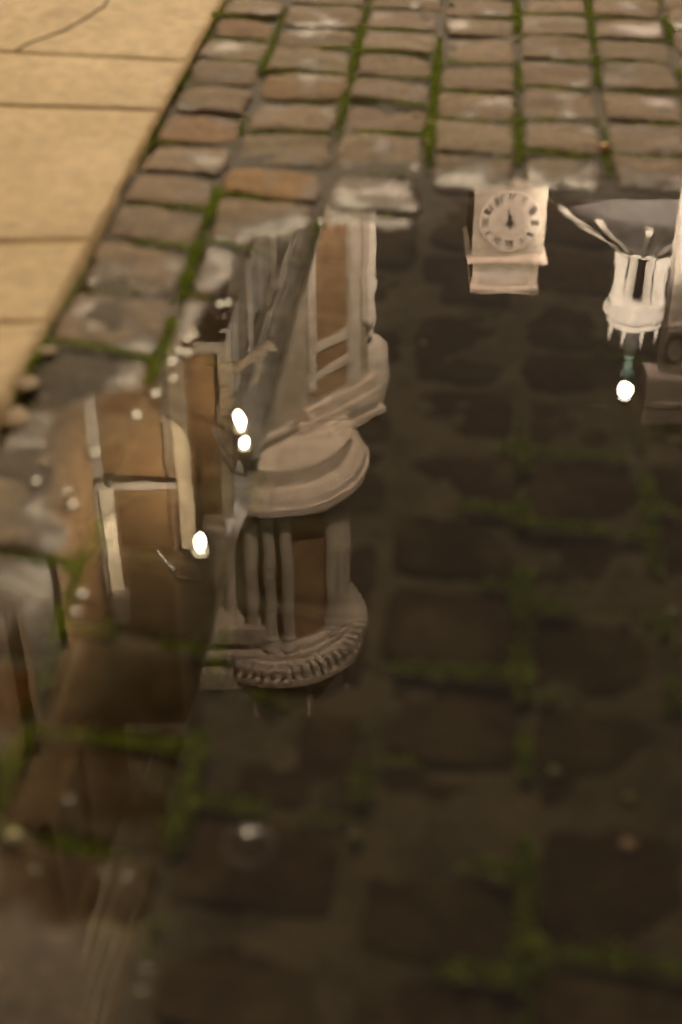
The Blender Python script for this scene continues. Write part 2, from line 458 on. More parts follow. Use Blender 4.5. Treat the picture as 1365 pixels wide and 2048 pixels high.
me.polygons.foreach_set('use_smooth', [True] * len(me.polygons)); me.materials.append(STONE)
o = bpy.data.objects.new('cobbled_paving', me); o.color = (1, 1, 1, 1); col.objects.link(o)
tag(o, 'further grey basalt cobbled paving running on beyond the puddle', 'paving', kind='stuff')

# soil in the joints: a sheet that follows the paving
nx, ny = 110, 170
vs = []; fs = []
for j in range(ny + 1):
    for i in range(nx + 1):
        x = -1.3 + 3.4 * i / nx; y = .2 + 4.6 * j / ny
        lv = level(x, y); z = lv - (.0042 if lv > 0 else max(.0012, .0042 + lv * .5)) + .0020 * noise.noise(Vector((x * 30, y * 30, 3)))
        l, a = x * N.x + y * N.y, x * E.x + y * E.y
        if l < kerb_l(a): z -= .03
        vs.append((x, y, z))
for j in range(ny):
    for i in range(nx):
        q = j * (nx + 1) + i; fs.append((q, q + 1, q + nx + 2, q + nx + 1))
b = MB(); b.v = vs; b.f = fs
tag(b.build('soil', SOIL, smooth=True), kind='structure')
b = MB(); b.add([(-300, -300, -.09), (300, -300, -.09), (300, 400, -.09), (-300, 400, -.09)], [(0, 1, 2, 3)])
tag(b.build('ground', EARTH), kind='structure')

# puddle: a closed body of water, its top at z = 0
b = MB(); b.box(-1.25, 2.0, .22, 4.7, -.045, 0.0)
tag(b.build('puddle', WATER), kind='structure')

# ------------------------------------------------------------------ moss in the joints
mv = []; mf = []
rnd = random.Random(5)
def tuft(x, y, z, s):
    n = rnd.randint(5, 8)
    for _ in range(n):
        g = rnd.uniform(0, 6.283); t = rnd.uniform(.1, 1.0); L = s * rnd.uniform(.6, 1.3)
        dx, dy = math.cos(g), math.sin(g); wv = L * .28
        bx = x + rnd.gauss(0, s * .5); by = y + rnd.gauss(0, s * .5)
        tip = (bx + dx * L * t, by + dy * L * t, z + L * (1.1 - .6 * t))
        m1 = (bx + dx * L * t * .45 - dy * wv, by + dy * L * t * .45 + dx * wv, z + L * .55)
        m2 = (bx + dx * L * t * .45 + dy * wv, by + dy * L * t * .45 - dx * wv, z + L * .55)
        k = len(mv); mv.extend([(bx, by, z - .001), m1, tip, m2]); mf.append((k, k + 1, k + 2, k + 3))
rich = [(G(px, py), r, w_) for px, py, r, w_ in ((430,420,.05,1),(398,560,.06,1.3),(400,520,.05,1),(500,240,.05,.9),(700,200,.05,.8),(880,160,.05,1.1),(885,190,.04,1),
        (860,300,.05,1.1),(860,240,.05,1),(1040,60,.05,.8),(1190,40,.05,.9),(1205,130,.05,.9),(1035,200,.06,.8),(1035,310,.04,1),(690,130,.04,.7),(230,710,.06,1.1),(330,700,.05,1.2),
        (60,740,.05,.7),(380,1570,.05,1.6),(1040,1050,.06,.9),(1045,1440,.06,1),(1030,880,.05,.9),(180,1230,.06,1.2),(110,1470,.06,1.3),(300,1750,.05,1.2),(60,1720,.05,.9),(430,1390,.04,1),
        (1160,1190,.06,.8),(980,1130,.05,.9),(770,1300,.05,.8),(1040,1310,.05,.8),(715,1580,.04,.9),(1330,1040,.05,.9),(1350,900,.05,.9),(1020,980,.05,.9),(1120,1880,.08,1),(1300,1900,.06,.8),(960,1900,.06,.9),(200,1080,.05,.7),(1360,1290,.06,1.1))]
def p_under(x, y): return level(x, y) < -.007
def density(x, y):
    d = (.12 if y > 1.62 else -.5) + 1.7 * noise.noise(Vector((x * 9, y * 9, 1.3))) + .55 * noise.noise(Vector((x * 30, y * 30, 7)))
    for p, r, w_ in rich:
        q = ((p.x - x) ** 2 + (p.y - y) ** 2) / (r * r)
        if q < 6: d += (w_ * 1.1 if p.y > 1.62 else w_ * 1.9) * math.exp(-q)
    if p_under(x, y): d *= min(1.0, max(0.0, .45 + 2.2 * noise.noise(Vector((x * 17, y * 17, 21.0)))))
    return max(0.0, d)
for (l0, a0, l1, a1, kd, c) in joints:
    L = math.hypot(l1 - l0, a1 - a0)
    n = int(L * (2600 if kd == 'col' else 2000))
    fcol = {0: .7, 1: 1.0, 2: .75, 3: .85, 4: .8, 5: .8, 6: .7}[c] if kd == 'col' else .95
    for k in range(n):
        t = rnd.random(); l = l0 + (l1 - l0) * t; a = a0 + (a1 - a0) * t
        p = xy(l, a)
        d = density(p.x, p.y) * fcol
        if rnd.random() > d * .7: continue
        wj = JW * .36 * (1 + .25 * min(d, 2))
        if kd == 'col': l += rnd.gauss(0, wj)
        else: a += rnd.gauss(0, wj * .8)
        p = xy(l, a)
        lv = level(p.x, p.y)
        tuft(p.x, p.y, lv - (.0030 if lv > -.007 else -.0012) + .0034 * min(1.2, d) * rnd.uniform(.5, 1.1), rnd.uniform(.0014, .0028) * (1.0 if lv > -.007 else 1.8))
me = bpy.data.meshes.new('moss'); me.from_pydata(mv, [], mf); me.update(); me.materials.append(MOSS)
o = bpy.data.objects.new('moss', me); col.objects.link(o)
tag(o, 'bright green moss growing in the joints between the cobblestones', 'moss', kind='stuff')
print('moss tufts', len(mf), 'setts', NCOB)

# ------------------------------------------------------------------ pavement slabs
ZS = .017
b = MB(); mz = .0153
b.add([G(-2400, 1300, mz), G(-262, 1275, mz), G(-10, 822, mz), G(190, 470, mz), G(448, 2, mz), G(500, -98, mz), G(-160, -118, mz), G(-900, 400, mz)], [(0, 1, 2, 3, 4, 5, 6, 7)])
tag(b.build('mortar_bed', plain('mortar', (.34, .24, .12), (.46, .33, .18), 60, .9, .001)), kind='structure')
def slab(corners, label, seed, bevel=.0022, mat_=SLAB):
    """corners in photo pixels (near-left, near-right, far-right, far-left), on the slab's top"""
    P = [G(px, py, ZS) for px, py in corners]
    n = 36; rndm = random.Random(seed); vs = []; fs = []
    dz = rndm.uniform(-.0005, .0005)
    for j in range(n + 1):
        for i in range(n + 1):
            u, v = i / n, j / n
            p = P[0].lerp(P[1], u).lerp(P[3].lerp(P[2], u), v)
            e = min(u, 1 - u) * (P[1] - P[0]).length; f = min(v, 1 - v) * (P[3] - P[0]).length
            d = min(e, f)
            z = ZS + dz + .0006 * noise.noise(Vector((p.x * 9, p.y * 9, seed))) + .0006 * noise.noise(Vector((p.x * 40, p.y * 40, seed)))
            if d < bevel: z -= (bevel - d) * .9
            q = p.copy()
            if d < .002:
                q.x += .0025 * noise.noise(Vector((p.x * 25, p.y * 25, seed + 3))); q.y += .002 * noise.noise(Vector((p.x * 25, p.y * 25, seed + 8)))
            vs.append((q.x, q.y, z))
    for j in range(n):
        for i in range(n):
            q = j * (n + 1) + i; fs.append((q, q + 1, q + n + 2, q + n + 1))
    rim = [i for i in range(n + 1)] + [j * (n + 1) + n for j in range(1, n + 1)] + [n * (n + 1) + i for i in range(n - 1, -1, -1)] + [j * (n + 1) for j in range(n - 1, 0, -1)]
    bs = len(vs)
    for r in rim: vs.append((vs[r][0], vs[r][1], -.06))
    m = len(rim)
    for k in range(m): fs.append((rim[k], bs + k, bs + (k + 1) % m, rim[(k + 1) % m]))
    fs.append(tuple(bs + k for k in range(m)))
    cx = sum(p.x for p in P) / 4; cy = sum(p.y for p in P) / 4
    b = MB(); b.v = vs; b.f = fs
    o = b.build('paving_slab', mat_, loc=(cx, cy, ZS), smooth=True)
    return tag(o, label, 'paving slab', 'tan stone slabs of the pavement')
def kx(y): return 450 - (450 - 0) * (y / 822.0) if y < 470 else 192.7 - (y - 470) * .5475
g = 0.3
s1 = slab([(-260, 98 - g), (371, 122 - g), (452, -4), (560 - 100, -60)] if False else [(-330, 88 - g), (374, 122 - g), (503, -100), (-160, -118)], 'tan pavement slab with a long crack, farthest in the photo', 1)
s2 = slab([(-430, 196 - g), (322, 219 - g), (373, 123.2), (-329, 89.2)], 'narrow tan pavement slab just nearer than the cracked one', 2)
s3 = slab([(-700, 505), (186, 476), (321, 220.6), (-428, 197.5)], 'widest tan pavement slab, plain and uncracked, along the cobbles', 3)
s4 = slab([(-860, 660), (98, 640), (183, 481), (-690, 511)], 'narrow pale pavement slab with a faint joint line across it', 4)
s5 = slab([(-1200, 860), (-8, 822), (95, 645), (-850, 668)], 'pale pavement slab at the nearest corner, beside the dry cobbles', 5)
slabs_near = slab([(-2400, 1300), (-260, 1270), (-12, 830), (-1180, 868)], 'pavement slab nearest the camera, mostly out of the frame at left', 6)
# the crack in the far slab: a thin groove filled with dirt
crack_px = [(218, -6), (208, 12), (190, 22), (186, 26), (170, 36), (150, 47), (128, 60), (105, 68), (80, 77), (60, 84), (45, 92), (33, 98)]
b = MB(); vs = []
for k, (px, py) in enumerate(crack_px):
    p = G(px, py, ZS + .0016); wv = .0013 if k < 4 else .0008
    d = (G(*crack_px[min(k + 1, 11)], ZS) - G(*crack_px[max(k - 1, 0)], ZS)).normalized(); nn = Vector((-d.y, d.x, 0)) * wv
    for q in (p + nn, p - nn): vs.append(q)
vs2 = [v - Vector((0, 0, .006)) for v in vs]
n = len(crack_px)
b.add(vs + vs2, [(2*k, 2*k+1, 2*k+3, 2*k+2) for k in range(n-1)] + [(2*k, 2*k+2, 2*n+2*k+2, 2*n+2*k) for k in range(n-1)] + [(2*k+1, 2*n+2*k+1, 2*n+2*k+3, 2*k+3) for k in range(n-1)])
ck = b.build('crack', SOIL, s1, loc=tuple(s1.location))

# moss and grit along the foot of the pavement belongs to the moss; grit pebbles stand alone
# ------------------------------------------------------------------ small loose things
def pebble(px, py, r, sz, color, name, label, cat, group=None, z=None, elong=1.0, rot=0.0, rough=.5, seed=0):
    p0 = G(px, py)
    z = level(p0.x, p0.y) - .002 if z is None else z
    p = G(px, py, z)
    m, nt, pr = mat(name + '_surface'); nz = noise_node(nt, 180, 3, .6)
    rp = ramp(nt, nz.outputs[0], [(.3, tuple(c * .7 for c in color)), (.7, color)]); nt.links.new(rp.outputs[0], pr.inputs['Base Color']); pr.inputs['Roughness'].default_value = rough
    bm = bmesh.new(); bmesh.ops.create_icosphere(bm, subdivisions=3, radius=1)
    for v in bm.verts:
        k = 1 + .22 * noise.noise(v.co * 1.4 + Vector((seed, 3, 1)))
        v.co = Vector((v.co.x * r * k, v.co.y * r * elong * k, v.co.z * r * sz * k))
    me = bpy.data.meshes.new(name); bm.to_mesh(me); bm.free()
    me.polygons.foreach_set('use_smooth', [True] * len(me.polygons)); me.materials.append(m)
    o = bpy.data.objects.new(name, me); o.location = (p.x, p.y, z + r * sz * .6); o.rotation_euler = (0, 0, rot); col.objects.link(o)
    return tag(o, label, cat, group)
pebble(1209, 300, .0062, .8, (.75, .38, .12), 'cigarette_end', 'small orange cigarette end standing in the joint right of the clock', 'litter', elong=1.25, rot=.2, seed=1)
yel = (.50, .46, .10)
for k, (px, py, r, lab) in enumerate([(862, 252, .0050, 'larger yellow blossom bud in the mossy joint straight above the clock tower'), (856, 290, .0042, 'small yellow bud just nearer than the larger bud in the mossy joint'),
        (880, 201, .0036, 'pale yellow bud on green moss, farther than the larger bud'), (1036, 82, .0045, 'yellow bud in the long joint above the clock, far back'),
        (904, 11, .0042, 'yellow bud in the joint at the far edge of the photo'), (832, 235, .0036, 'pale bud resting on a dry cobblestone corner beside the mossy joint')]):
    pebble(px, py, r, .8, yel, 'yellow_bud', lab, 'bud', 'fallen yellow buds', seed=k + 10)
sub = (.42, .38, .20)
for k, (px, py, r, lab) in enumerate([(1110, 1552, .0050, 'round pale pebble under water, near the middle of the right half'), (708, 1682, .0052, 'round yellowish pebble under water in the joint below the drum tower'),
        (1257, 1602, .0042, 'small grey green pebble under water above the pinkish leaf'), (846, 692, .0045, 'pale pebble under water between the drum tower and the clock'),
        (828, 728, .0036, 'tiny greenish pebble under water just nearer than the pale one'), (1345, 1232, .0052, 'pale green pebble under water at the right edge'),
        (445, 1090, .0045, 'grey round pebble beside the reflection of the lower lamp'), (28, 1682, .0062, 'yellowish pebble on the rusty stone at the left edge')]):
    pebble(px, py, r, .7, sub, 'pebble', lab, 'pebble', 'pebbles lying in the puddle', seed=k + 30)
for k, (px, py, r, lab) in enumerate([(93, 706, .0115, 'tan stone chip lying at the pavement foot by the moss'), (55, 770, .0105, 'longer tan chip between pavement and first cobbles'), (30, 840, .013, 'nearest tan chip in the gutter by the pavement'), (352, 316, .0095, 'flat pale chip lying on the hollowed cobblestone')]):
    pebble(px, py, r, .24, (.30, .21, .11), 'stone_chip', lab, 'stone chip', 'tan chips along the pavement foot', elong=1.4 if k in (1, 2) else .8, rot=.2, rough=.7, seed=k + 50)
# pinkish leaf under water
def leaf(px, py, z, size, color, rot, label):
    m, nt, pr = mat('leaf_surface'); nz = noise_node(nt, 60, 3, .6)
    rp = ramp(nt, nz.outputs[0], [(.3, tuple(c * .75 for c in color)), (.7, color)]); nt.links.new(rp.outputs[0], pr.inputs['Base Color'])
    p = G(px, py, z); n = 18; b = MB()
    vs = [(0, 0, .0012)]
    for k in range(n):
        g_ = 2 * math.pi * k / n; rr_ = size * (.8 + .2 * math.cos(5 * g_)) * (.85 + .15 * math.cos(g_))
        vs.append((rr_ * math.cos(g_), rr_ * math.sin(g_), .0006 * math.sin(3 * g_)))
    vs += [(x, y, z_ - .0007) for x, y, z_ in vs]
    fs = [(0, 1 + k, 1 + (k + 1) % n) for k in range(n)] + [(n + 1, n + 2 + (k + 1) % n, n + 2 + k) for k in range(n)] + [(1 + k, n + 2 + k, n + 2 + (k + 1) % n, 1 + (k + 1) % n) for k in range(n)]
    b.add(vs, fs); o = b.build('fallen_leaf', m, smooth=True); o.location = p; o.rotation_euler = (.1, .05, rot)
    return tag(o, label, 'leaf')
pz = G(1256, 1692)
leaf(1256, 1692, level(pz.x, pz.y) + .003, .0085, (.60, .42, .32), .5, 'small pinkish leaf lying on a submerged stone at lower right')

# bubble and water drops
def film_mat(name, rmin):
    m = bpy.data.materials.new(name); m.use_nodes = True; nt = m.node_tree; nt.nodes.clear()
    o = nt.nodes.new('ShaderNodeOutputMaterial'); tr = nt.nodes.new('ShaderNodeBsdfTransparent'); gl = nt.nodes.new('ShaderNodeBsdfGlossy'); gl.inputs['Roughness'].default_value = .22
    lw = nt.nodes.new('ShaderNodeLayerWeight'); lw.inputs[0].default_value = .35
    mx = nt.nodes.new('ShaderNodeMixShader'); f = math_n(nt, 'ADD', math_n(nt, 'MULTIPLY', lw.outputs['Fresnel'], .35), rmin)
    nt.links.new(f, mx.inputs[0]); nt.links.new(tr.outputs[0], mx.inputs[1]); nt.links.new(gl.outputs[0], mx.inputs[2]); nt.links.new(mx.outputs[0], o.inputs[0])
    return m
FILM = film_mat('bubble_film', .02)
def dome(name, px, py, z, r, flat, m_, label, cat, group=None, n=20):
    p = G(px, py, z); b = MB()
    prof = [(max(r * math.cos(t * math.pi / 2 / 7), 1e-5), r * flat * math.sin(t * math.pi / 2 / 7)) for t in range(8)]
    b.lathe(0, 0, prof, n, cap=False); o = b.build(name, m_, smooth=True); o.location = p
    return tag(o, label, cat, group)
dome('bubble', 497, 1690, .0004, .0150, .62, FILM, 'clear air bubble floating on the dark puddle at lower left centre', 'bubble', n=32)
bub = bpy.data.objects['bubble']
m, nt, pr = mat('bubble_rim'); pr.inputs['Base Color'].default_value = (.10, .085, .06, 1); pr.inputs['Roughness'].default_value = .3; pr.inputs['IOR'].default_value = 1.45
b = MB(); b.lathe(bub.location.x, bub.location.y, [(.0150 + .0008 * math.cos(t * math.pi / 4), .0006 + .0010 * math.sin(t * math.pi / 4)) for t in range(9)], 40, cap=False)
b.build('bubble_rim', m, bub, smooth=True)
# droplets: clear water drops beading on moss and stone rims
m, nt, pr = mat('water_drop'); pr.inputs['Base Color'].default_value = (.10, .085, .06, 1); pr.inputs['Roughness'].default_value = .18; pr.inputs['IOR'].default_value = 1.38
DROP = m
drops = [(343,722,'second'),(345,756,''),(310,786,''),(375,676,''),(387,668,''),(357,702,''),(66,963,''),(440,608,''),(456,604,''),(644,442,''),(676,425,''),(376,704,''),(134,1602,''),(66,1742,''),(205,1748,''),(252,1757,''),(292,1942,''),(282,1986,''),(148,1225,''),(160,1190,''),(140,1010,''),(128,985,''),(185,905,''),(270,830,'')]
for k, (px, py, _) in enumerate(drops):
    p = G(px, py); z = max(level(p.x, p.y), .0) + .0008
    where = 'at the rim of the puddle' if py < 1300 else 'on the nearest stones at lower left'
    dome('water_drop', px, py, z, random.Random(k).uniform(.0042, .0056) * (1.0 if py < 1300 else .62), .13, DROP, f"glinting water drop {where}, {ORD[k] if k < 20 else ['twenty first','twenty second','twenty third','twenty fourth'][k-20]} of the beads of light", 'water drop', 'glinting water drops along the puddle rim', n=14)

# ================================================================== the lit buildings (seen in the water)
def plane_frame(P0, P1):
    """vertical wall through two ground points; frame(s, out, z): s along the wall, out towards the viewer"""
    P0 = Vector((P0[0], P0[1], 0)); d = (Vector((P1[0], P1[1], 0)) - P0).normalized(); nrm = Vector((d.y, -d.x, 0))
    def fr(s, o_, z): return P0 + d * s + nrm * o_ + Vector((0, 0, z))
    def uv(px, py):
        x, y, dz = ray(px, py); dirv = Vector((x, y, 0))
        # solve (t*dir - P0).n = 0
        t = P0.dot(nrm) / dirv.dot(nrm)
        return (dirv * t - P0).dot(d), -dz * t - H
    return fr, uv

# ---- street wall on the left
VS = Vector((math.sin(R(6.1)), math.cos(R(6.1)), 0)); VN = Vector((VS.y, -VS.x, 0))   # VN points right
def SF(l, a, z): return VN * l + VS * a + Vector((0, 0, z))
LX = -4.0; EZ = 13.4
def street_l(px, py, Y):
    p = M(px, py, Y); return p.dot(VN), p.z
# near ochre house
near = thing('ochre_house', SF(LX, 8, 0), 'ochre plastered house nearest on the left, its brown wall in shade', 'house')
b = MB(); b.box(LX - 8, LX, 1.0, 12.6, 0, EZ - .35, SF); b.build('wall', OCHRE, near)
b = MB()
for k, (d0, z0, z1) in enumerate(((.10, -.35, -.22), (.22, -.22, -.10), (.34, -.10, .0), (.42, .0, .10))): b.box(LX - .3 + .001 * k, LX + d0, .9, 12.62, EZ + z0, EZ + z1 - .002, SF)
b.build('cornice', GREYPL, near)
b = MB(); b.add([SF(LX + .46, .8, EZ + .12), SF(LX + .46, 12.6, EZ + .12), SF(LX - 6, 12.6, EZ + 2.6), SF(LX - 6, .8, EZ + 2.6), SF(LX + .46, .8, EZ + .18), SF(LX + .46, 12.6, EZ + .18), SF(LX - 6, 12.6, EZ + 2.66), SF(LX - 6, .8, EZ + 2.66)],
               [(0, 1, 2, 3), (4, 5, 6, 7), (0, 1, 5, 4), (1, 2, 6, 5), (2, 3, 7, 6), (3, 0, 4, 7)]); b.build('roof', BRICK, near)
for a in (2.6, 5.2, 7.8, 10.4):
    for z0, hh in ((4.2, 1.9), (7.4, 1.9), (10.6, 1.7)):
        b = MB(); b.box(LX - .02, LX + .09, a - .75, a + .75, z0 - .18, z0, SF); b.box(LX - .02, LX + .07, a - .68, a - .52, z0, z0 + hh, SF); b.box(LX - .02, LX + .07, a + .52, a + .68, z0, z0 + hh, SF); b.box(LX - .02, LX + .12, a - .78, a + .78, z0 + hh, z0 + hh + .2, SF)
        f = b.build('window', OCHRE, near)
        b = MB(); b.box(LX - .02, LX + .012, a - .52, a + .52, z0, z0 + hh, SF); b.build('pane', DARK, f)

# projecting bay houses, their end walls face the viewer
def bay(Y, xl, xr, ytop, deep, body, name, label, strip=None, bands=(), quoin=None):
    pL = M(xl, (ytop + 900) / 2, Y); pR = M(xr, (ytop + 900) / 2, Y); zt = M(xl, ytop, Y).z
    X0, X1 = pL.x, pR.x
    root = thing(name, ((X0 + X1) / 2, Y, 0), label, 'house')
    b = MB()
    # right flank runs along the street
    sh = math.tan(R(6.1)) * deep
    vs = [(X0 - 2.5, Y, 0), (X1, Y, 0), (X1 + sh, Y + deep, 0), (X0 - 2.5 + sh, Y + deep, 0)]
    vs += [(x, y, zt) for x, y, _ in vs]
    b.add(vs, [(0, 1, 5, 4), (1, 2, 6, 5), (2, 3, 7, 6), (3, 0, 4, 7), (4, 5, 6, 7)]); b.build('wall', body, root)
    return root, X0, X1, zt
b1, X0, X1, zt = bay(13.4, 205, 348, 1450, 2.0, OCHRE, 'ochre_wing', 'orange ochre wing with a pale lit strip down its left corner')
def px_box(b, Y, x0, x1, y0, y1, d0, d1):
    """box on the viewer-facing plane at distance Y, given photo pixels; stands d0..d1 in front"""
    c = (y0 + y1) / 2; A = M(x0, c, Y); B = M(x1, c, Y); z0 = M(x0, min(y0, y1), Y).z; z1 = M(x0, max(y0, y1), Y).z
    b.box(A.x, B.x, Y - d1, Y - d0, z0, z1)
Y = 13.4
b = MB(); px_box(b, Y, 212, 238, 968, 1180, -.02, .05); s_ = b.build('lit_strip', WHITEST, b1)  # near-white colour stands in for lamplight on this wall edge
b = MB(); px_box(b, Y, 195, 350, 952, 966, -.02, .12); b.build('string_course', LEAD, b1)
b = MB(); px_box(b, Y, 346, 368, 600, 1090, -.3, .10); b.build('pilaster', GREYPL, b1)
b = MB(); px_box(b, Y, 232, 262, 1175, 1225, -.02, .2); b.build('bracket', LEAD, b1)
b = MB(); px_box(b, Y, 158, 205, 600, 1250, -.3, .03); b.build('corner_pier', LEAD, b1)
b = MB(); px_box(b, Y, 196, 372, 1448, 1470, -.2, .2); b.build('eave', PALE, b1)
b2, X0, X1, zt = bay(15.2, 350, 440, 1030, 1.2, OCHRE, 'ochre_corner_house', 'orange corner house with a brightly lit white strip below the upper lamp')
Y = 15.2
b = MB(); px_box(b, Y, 438, 463, 655, 815, -.3, .03); b.build('lit_strip', WHITEST, b2)  # lamplit edge of the corner, its brightness put into the white colour
b = MB(); px_box(b, Y, 440, 462, 816, 1035, -.3, .02); b.build('quoin', PALE, b2)
b = MB(); px_box(b, Y, 366, 384, 825, 880, -.02, .25); b.build('bracket', LEAD, b2)
b = MB(); px_box(b, Y, 395, 458, 640, 664, -.02, .5); b.build('awning', LEAD, b2)
b = MB(); px_box(b, Y, 345, 448, 1030, 1050, -.2, .15); b.build('eave', PALE, b2)
b = MB(); px_box(b, Y, 372, 400, 930, 1030, -.02, .06); b.build('corner_stone', PALE, b2)

# far grey palace continuing the street wall, with a moulded eave
pal = thing('grey_palace', SF(LX, 30, 0), 'grey palace along the left street whose long moulded eave catches light', 'palace')
b = MB(); b.box(LX - 9, LX, 16.6, 42, 0, EZ - .4, SF); b.build('wall', GREYPL, pal)
b = MB()
for k, (d0, z0, z1) in enumerate(((.06, -.44, -.30), (.14, -.30, -.17), (.22, -.17, -.03), (.30, -.03, .08))): b.box(LX - .3 + .001 * k, LX + d0, 12.7, 42.1, EZ + z0, EZ + z1 - .003, SF)
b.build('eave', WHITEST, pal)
b = MB(); b.tube([SF(LX + .37, a, EZ + .02) for a in (12.7, 20, 30, 42)], .07); b.build('gutter', PALE, pal)
for a in [17.6 + 2.7 * k for k in range(9)]:
    for z0, hh in ((4.3, 2.1), (7.6, 1.9), (10.8, 1.5)):
        b = MB(); b.box(LX - .02, LX + .10, a - .75, a + .75, z0 - .2, z0, SF); b.box(LX - .02, LX + .08, a - .7, a - .5, z0, z0 + hh, SF); b.box(LX - .02, LX + .08, a + .5, a + .7, z0, z0 + hh, SF); b.box(LX - .02, LX + .16, a - .8, a + .8, z0 + hh, z0 + hh + .2, SF)
        f = b.build('window', PALE, pal)
        b = MB(); b.box(LX - .02, LX + .012, a - .5, a + .5, z0, z0 + hh, SF); b.build('pane', DARK, f)

# ---- lamps
LAMPC = (1.0, .80, .52)
def wall_lamp(px, py, Y, r, strength, label, wall_dx, tall=1.6):
    p = M(px, py, Y)
    root = thing('wall_lamp', (p.x, p.y, p.z), label, 'lamp')
    b = MB(); b.ball(p, r, 12, tall); b.build('globe', emit('lamp_glow', LAMPC, strength), root, smooth=True)
    b = MB(); zt = p.z + r * tall
    b.lathe(p.x, p.y, [(r * .3, zt + .22), (r * 1.2, zt + .05), (r * 1.35, zt - .01), (r * 1.2, zt - .02), (.01, zt + .02)], 12)
    b.build('shade', IRON, root)
    b = MB(); b.tube([(p.x, p.y, zt + .2), (p.x, p.y, zt + .4), (p.x + wall_dx * .5, p.y + .15, zt + .46), (p.x + wall_dx, p.y + .3, zt + .2)], .025)
    b.build('bracket_arm', IRON, root)
    return p
L1 = wall_lamp(480, 838, 14.6, .085, 6000, 'upper lit wall lamp, by the white strip and the pale arm', -.35, 1.6)
L1b = wall_lamp(489, 882, 14.5, .080, 5000, 'upper lit wall lamp set just above its twin, by the white strip', -.35, 1.3)
L2 = wall_lamp(400, 1086, 12.2, .078, 6500, 'lower lit wall lamp beside the ochre wing', -.5, 1.7)
# third lamp hangs over the square, seen by the tip of the dome lantern
p = M(1250, 780, 30); lr = thing('hanging_lamp', tuple(p), 'brilliant white lamp hanging beyond the tip of the dome lantern', 'lamp')
b = MB(); b.ball(p, .20, 12, 1.0); b.build('globe', emit('white_lamp_glow', (1, .86, .66), 5200), lr, smooth=True)
b = MB(); b.lathe(p.x, p.y, [(.06, p.z + .42), (.15, p.z + .27), (.17, p.z + .2), (.02, p.z + .22)], 12); b.build('shade', IRON, lr)
b = MB(); b.tube([(p.x - 12, p.y, p.z + 1.3), (p.x - 5, p.y, p.z + .7), (p.x, p.y, p.z + .42), (p.x + 5, p.y, p.z + .7), (p.x + 12, p.y, p.z + 1.3)], .006, 5); b.build('cable', IRON, lr)
# pale bracket arm
A = M(472, 736, 15.0); B = M(545, 690, 14.7)
ar = thing('banner_arm', tuple(A), 'slanting pale metal arm with a small knob, left of the drum tower', 'bracket')
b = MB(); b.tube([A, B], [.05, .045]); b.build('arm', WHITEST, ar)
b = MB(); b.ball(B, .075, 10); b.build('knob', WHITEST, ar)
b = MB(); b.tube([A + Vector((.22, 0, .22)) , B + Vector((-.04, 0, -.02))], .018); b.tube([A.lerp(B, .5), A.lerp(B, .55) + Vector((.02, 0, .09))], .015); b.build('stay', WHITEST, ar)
# door cap balustrade lit by upper lamp
b = MB()
for k in range(4):
    q = M(452 + (k % 2) * 8, 780 + 22 * k, 15.15); b.ball(q, .07 + .02 * (k % 2), 10, .8)
q0 = M(455, 770, 15.25); q1 = M(455, 855, 15.25); b.tube([q0, q1], .04)
o = b.build('finial', PALE, loc=tuple(q0), smooth=True); tag(o, 'small knobbly stone finial beside the upper wall lamp', 'finial')

# ---- drum tower
DT = Vector((0, 0, 0)); YD = 50.0
c1 = M(557, 918, YD); c2 = M(553, 1245, YD + 0); CX = c1.x; z1 = c1.z; z2 = c2.z
dr = thing('drum_tower', (CX, YD, 0), 'round church bell tower with columns and two ring cornices, tallest building in the water', 'tower')
kpx = (YD / (CT)) / F
R1 = 3.6; R0 = 2.75
b = MB(); b.lathe(CX, YD, [(R1 - .62, z1 - 1.5), (R1 - .60, z1 - .75), (R1 - .40, z1 - .72), (R1 - .12, z1 - .40), (R1 - .06, z1 - .10), (R1 + .04, z1 - .08), (R1 + .04, z1 + .25), (R1 - .5, z1 + .45), (R0, z1 + .5)], 96); b.build('lower_cornice', TRAV, dr, smooth=False)
b = MB(); b.lathe(CX, YD, [(R0 + .12, z2 - 1.1), (R0 + .14, z2 - .85), (R0 + .34, z2 - .82), (R0 + .36, z2 - .52), (R0 + .50, z2 - .5), (R0 + .52, z2 - .16), (R1 - .2, z2 - .13), (R1 - .18, z2 + .18), (R1, z2 + .22), (R1, z2 + .55), (R1 - .5, z2 + .75), (R0, z2 + .8)], 96); ucn = b.build('upper_cornice', TRAV, dr)
b = MB()
for k in range(54):
    g_ = 2 * math.pi * k / 54; cx_, cy_ = CX + (R0 + .85) * math.cos(g_), YD + (R0 + .85) * math.sin(g_)
    ca, sa = math.cos(g_), math.sin(g_)
    fr = lambda x, y, z, cx_=CX, ca=ca, sa=sa: (CX + x * ca - y * sa, YD + x * sa + y * ca, z)
    b.box(R0 + .5, R0 + .95, -.09, .09, z2 - .48, z2 - .2, fr)
b.build('dentils', PALE, ucn)
